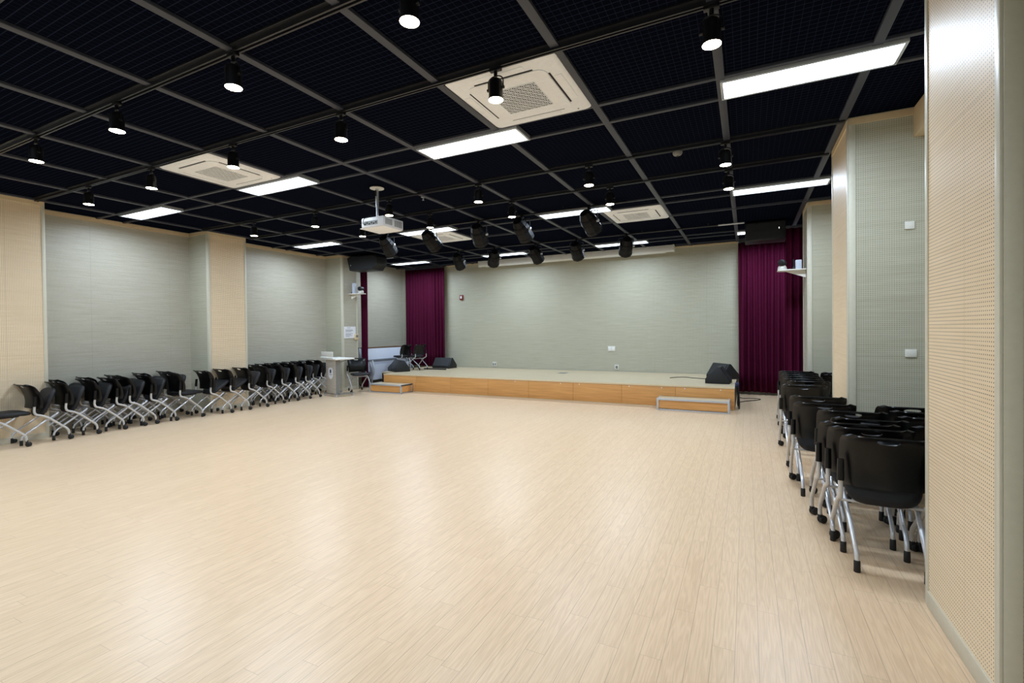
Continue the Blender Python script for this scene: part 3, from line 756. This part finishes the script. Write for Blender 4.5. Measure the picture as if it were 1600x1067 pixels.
# ------------------------------------------------------------------ wall fittings
def plate(name, x, y, z, w, h, axis, label, cat, n=1, mat='white_plastic', group=None):
    """small cover plate; axis is the outward direction"""
    t = thing(name, label, cat, (x, y, z), {'-y': 0, '+x': PI / 2, '-x': -PI / 2}[axis], group)
    MB().box(-w / 2, w / 2, -.012, 0, -h / 2, h / 2).build('cover_plate', M[mat], t, bevel=.003)
    for k in range(n):
        c = (k - (n - 1) / 2) * w / n
        MB().box(c - w / n * .3, c + w / n * .3, -.015, -.011, -h * .3, h * .3).build('rocker' if cat == 'light switch' else 'socket_face', M['white_top' if cat == 'light switch' else 'lect_side'], t, bevel=.002)
    return t
plate('wall_socket', -6.51, YB, .53, .12, .12, '-y', 'white power socket low on the stage wall at left', 'power socket', 2)
plate('wall_socket', -2.97, YB, .53, .1, .12, '-y', 'white power socket low on the stage wall at right', 'power socket', 1)
plate('wall_switch', -3.1, YB, 1.0, .19, .13, '-y', 'white double switch plate on the stage wall', 'light switch', 2)
plate('wall_socket', 1.326, 5.47, 2.41, .07, .07, '-y', 'white cover plate high on the second right pillar', 'wall plate', 0)
plate('wall_socket', 1.333, 5.47, 1.25, .085, .07, '-y', 'white cover plate at mid height on the second right pillar', 'wall plate', 0)
t = thing('fire_alarm', 'small dark red fire alarm box on the stage wall', 'fire alarm', (-7.59, YB, 2.49))
MB().box(-.055, .055, -.04, 0, -.075, .075).build('housing', M['red'], t, bevel=.008)
MB().box(-.03, .025, -.044, -.039, -.035, .035).build('front_plate', M['paper'], t, bevel=.002)
MB().tube([(.03, -.02, -.075), (.045, -.015, -.1)], .008, 6).build('tail', M['red'], t)
# notice and control box on the third left pillar
t = thing('paper_notice', 'white printed paper notice taped to the far left pillar', 'notice', (-8.99, 8.878, 1.49), 0)
PW = .36
t.location = (-9.42, 8.89, 1.49); 
t.location = (PLX + .014, 9.12, 1.49); t.rotation_euler.z = PI / 2
MB().box(-.2, .2, -.004, 0, -.15, .15).build('sheet', M['paper'], t)
for k, w in enumerate((.12, .0, .24, .26, .2, .0, .25, .18, .24, .14)):
    if w: MB().box(-.15 + (.05 if k == 0 else 0), -.15 + (.05 if k == 0 else 0) + w, -.0055, -.004, .115 - .025 * k, .123 - .025 * k).build('printed_line', M['ink'], t)
t = thing('thermostat', 'beige control box at the far edge of the far left pillar', 'control box', (PLX + .012, 9.33, 1.37), PI / 2)
MB().box(-.06, .06, -.045, 0, -.075, .075).build('housing', M['birch_edge'], t, bevel=.008)
MB().box(-.04, .04, -.048, -.044, -.01, .05).build('display', M['lect_side'], t)
# camera shelves on the third pillars
def cam_shelf(x, y, z, s, label_shelf, label_cam, label_box):
    t = thing('wall_shelf', label_shelf, 'shelf', (x, y, z), 0, 'camera shelves on the far pillars')
    MB().box(*sorted((0, s * .4)), -.1, .1, -.022, 0).build('board', M['white_plastic'], t, bevel=.004)
    MB().prism([(0, -.022), (s * .3, -.022), (0, -.14)], 'y', -.012, .012).build('bracket', M['white_plastic'], t)
    c = thing('video_camera', label_cam, 'camera', (x + s * .33, y, z), math.radians(12 * s), 'conference cameras')
    MB().lathe([(.065, 0), (.07, .015), (.062, .05), (.045, .075), (.03, .08)], (0, 0, 0), 'z', 18).build('base', M['white_plastic'], c, smooth=True)
    MB().lathe([(.035, -.08), (.055, -.07), (.058, .05), (.045, .075), (.02, .078)], (0, 0, .115), 'y', 18).build('camera_head', M['cabinet_black'], c, smooth=True)
    MB().lathe([(.03, -.1), (.034, -.098), (.034, -.07)], (0, 0, .115), 'y', 16).build('lens', M['dark_hole'], c, smooth=True)
    b = thing('wireless_receiver', label_box, 'receiver box', (x + s * .1, y, z), 0, 'receiver boxes')
    h = .15 if s < 0 else .27
    MB().box(-.045, .045, -.04, .04, 0, h).build('housing', M['table_white'], b, bevel=.012)
    MB().tube([(-.07, 0, 0), (-.07, 0, h + .02 if s < 0 else .26)], .006, 8).build('antenna', M['cabinet_black'], b, smooth=True)
    MB().box(-.08, -.045, -.025, .025, 0, .04).build('plug', M['cabinet_black'], b, bevel=.004)
cam_shelf(PRX - .012, 9.0, 2.44, -1, 'white wall shelf projecting from the far right pillar', 'black and white camera at the outer end of the right wall shelf', 'pale receiver box on the right wall shelf next to the pillar')
cam_shelf(PLX + .012, 9.2, 2.49, 1, 'white wall shelf projecting from the far left pillar', 'black camera on the left wall shelf in front of the curtain edge', 'tall pale receiver box with antenna on the left wall shelf')
# smoke detector and sprinkler
t = thing('smoke_detector', 'small pale smoke detector on the dark ceiling at right', 'smoke detector', (-.67, 5.49, HT - .03))
MB().lathe([(.05, 0), (.052, -.015), (.04, -.035), (.015, -.045)], (0, 0, 0), 'z', 18).build('base', M['lect_side'], t, smooth=True)
MB().lathe([(.012, -.044), (.01, -.052)], (0, 0, 0), 'z', 10).build('sensor', M['dark_hole'], t)
t = thing('sprinkler', 'tiny metal sprinkler head on the ceiling right of the projector', 'sprinkler', (-4.23, 5.67, HT))
MB().lathe([(.03, 0), (.03, -.006), (.01, -.012), (.008, -.04)], (0, 0, 0), 'z', 12).build('escutcheon', M['alu'], t, smooth=True)
MB().lathe([(.018, -.043), (.018, -.046)], (0, 0, 0), 'z', 12).build('deflector', M['silver'], t)
# curtain tie hook beside the left curtain
t = thing('tieback_hook', 'small white tieback hook on the stage wall left of the curtain', 'hook', (-9.62, YB, 1.54))
MB().box(-.02, .02, -.015, 0, -.03, .03).build('base', M['white_plastic'], t, bevel=.003)
MB().tube(fillet([(0, -.01, 0), (0, -.06, 0), (0, -.06, .04)], .02), .007, 8).build('peg', M['white_plastic'], t, smooth=True)
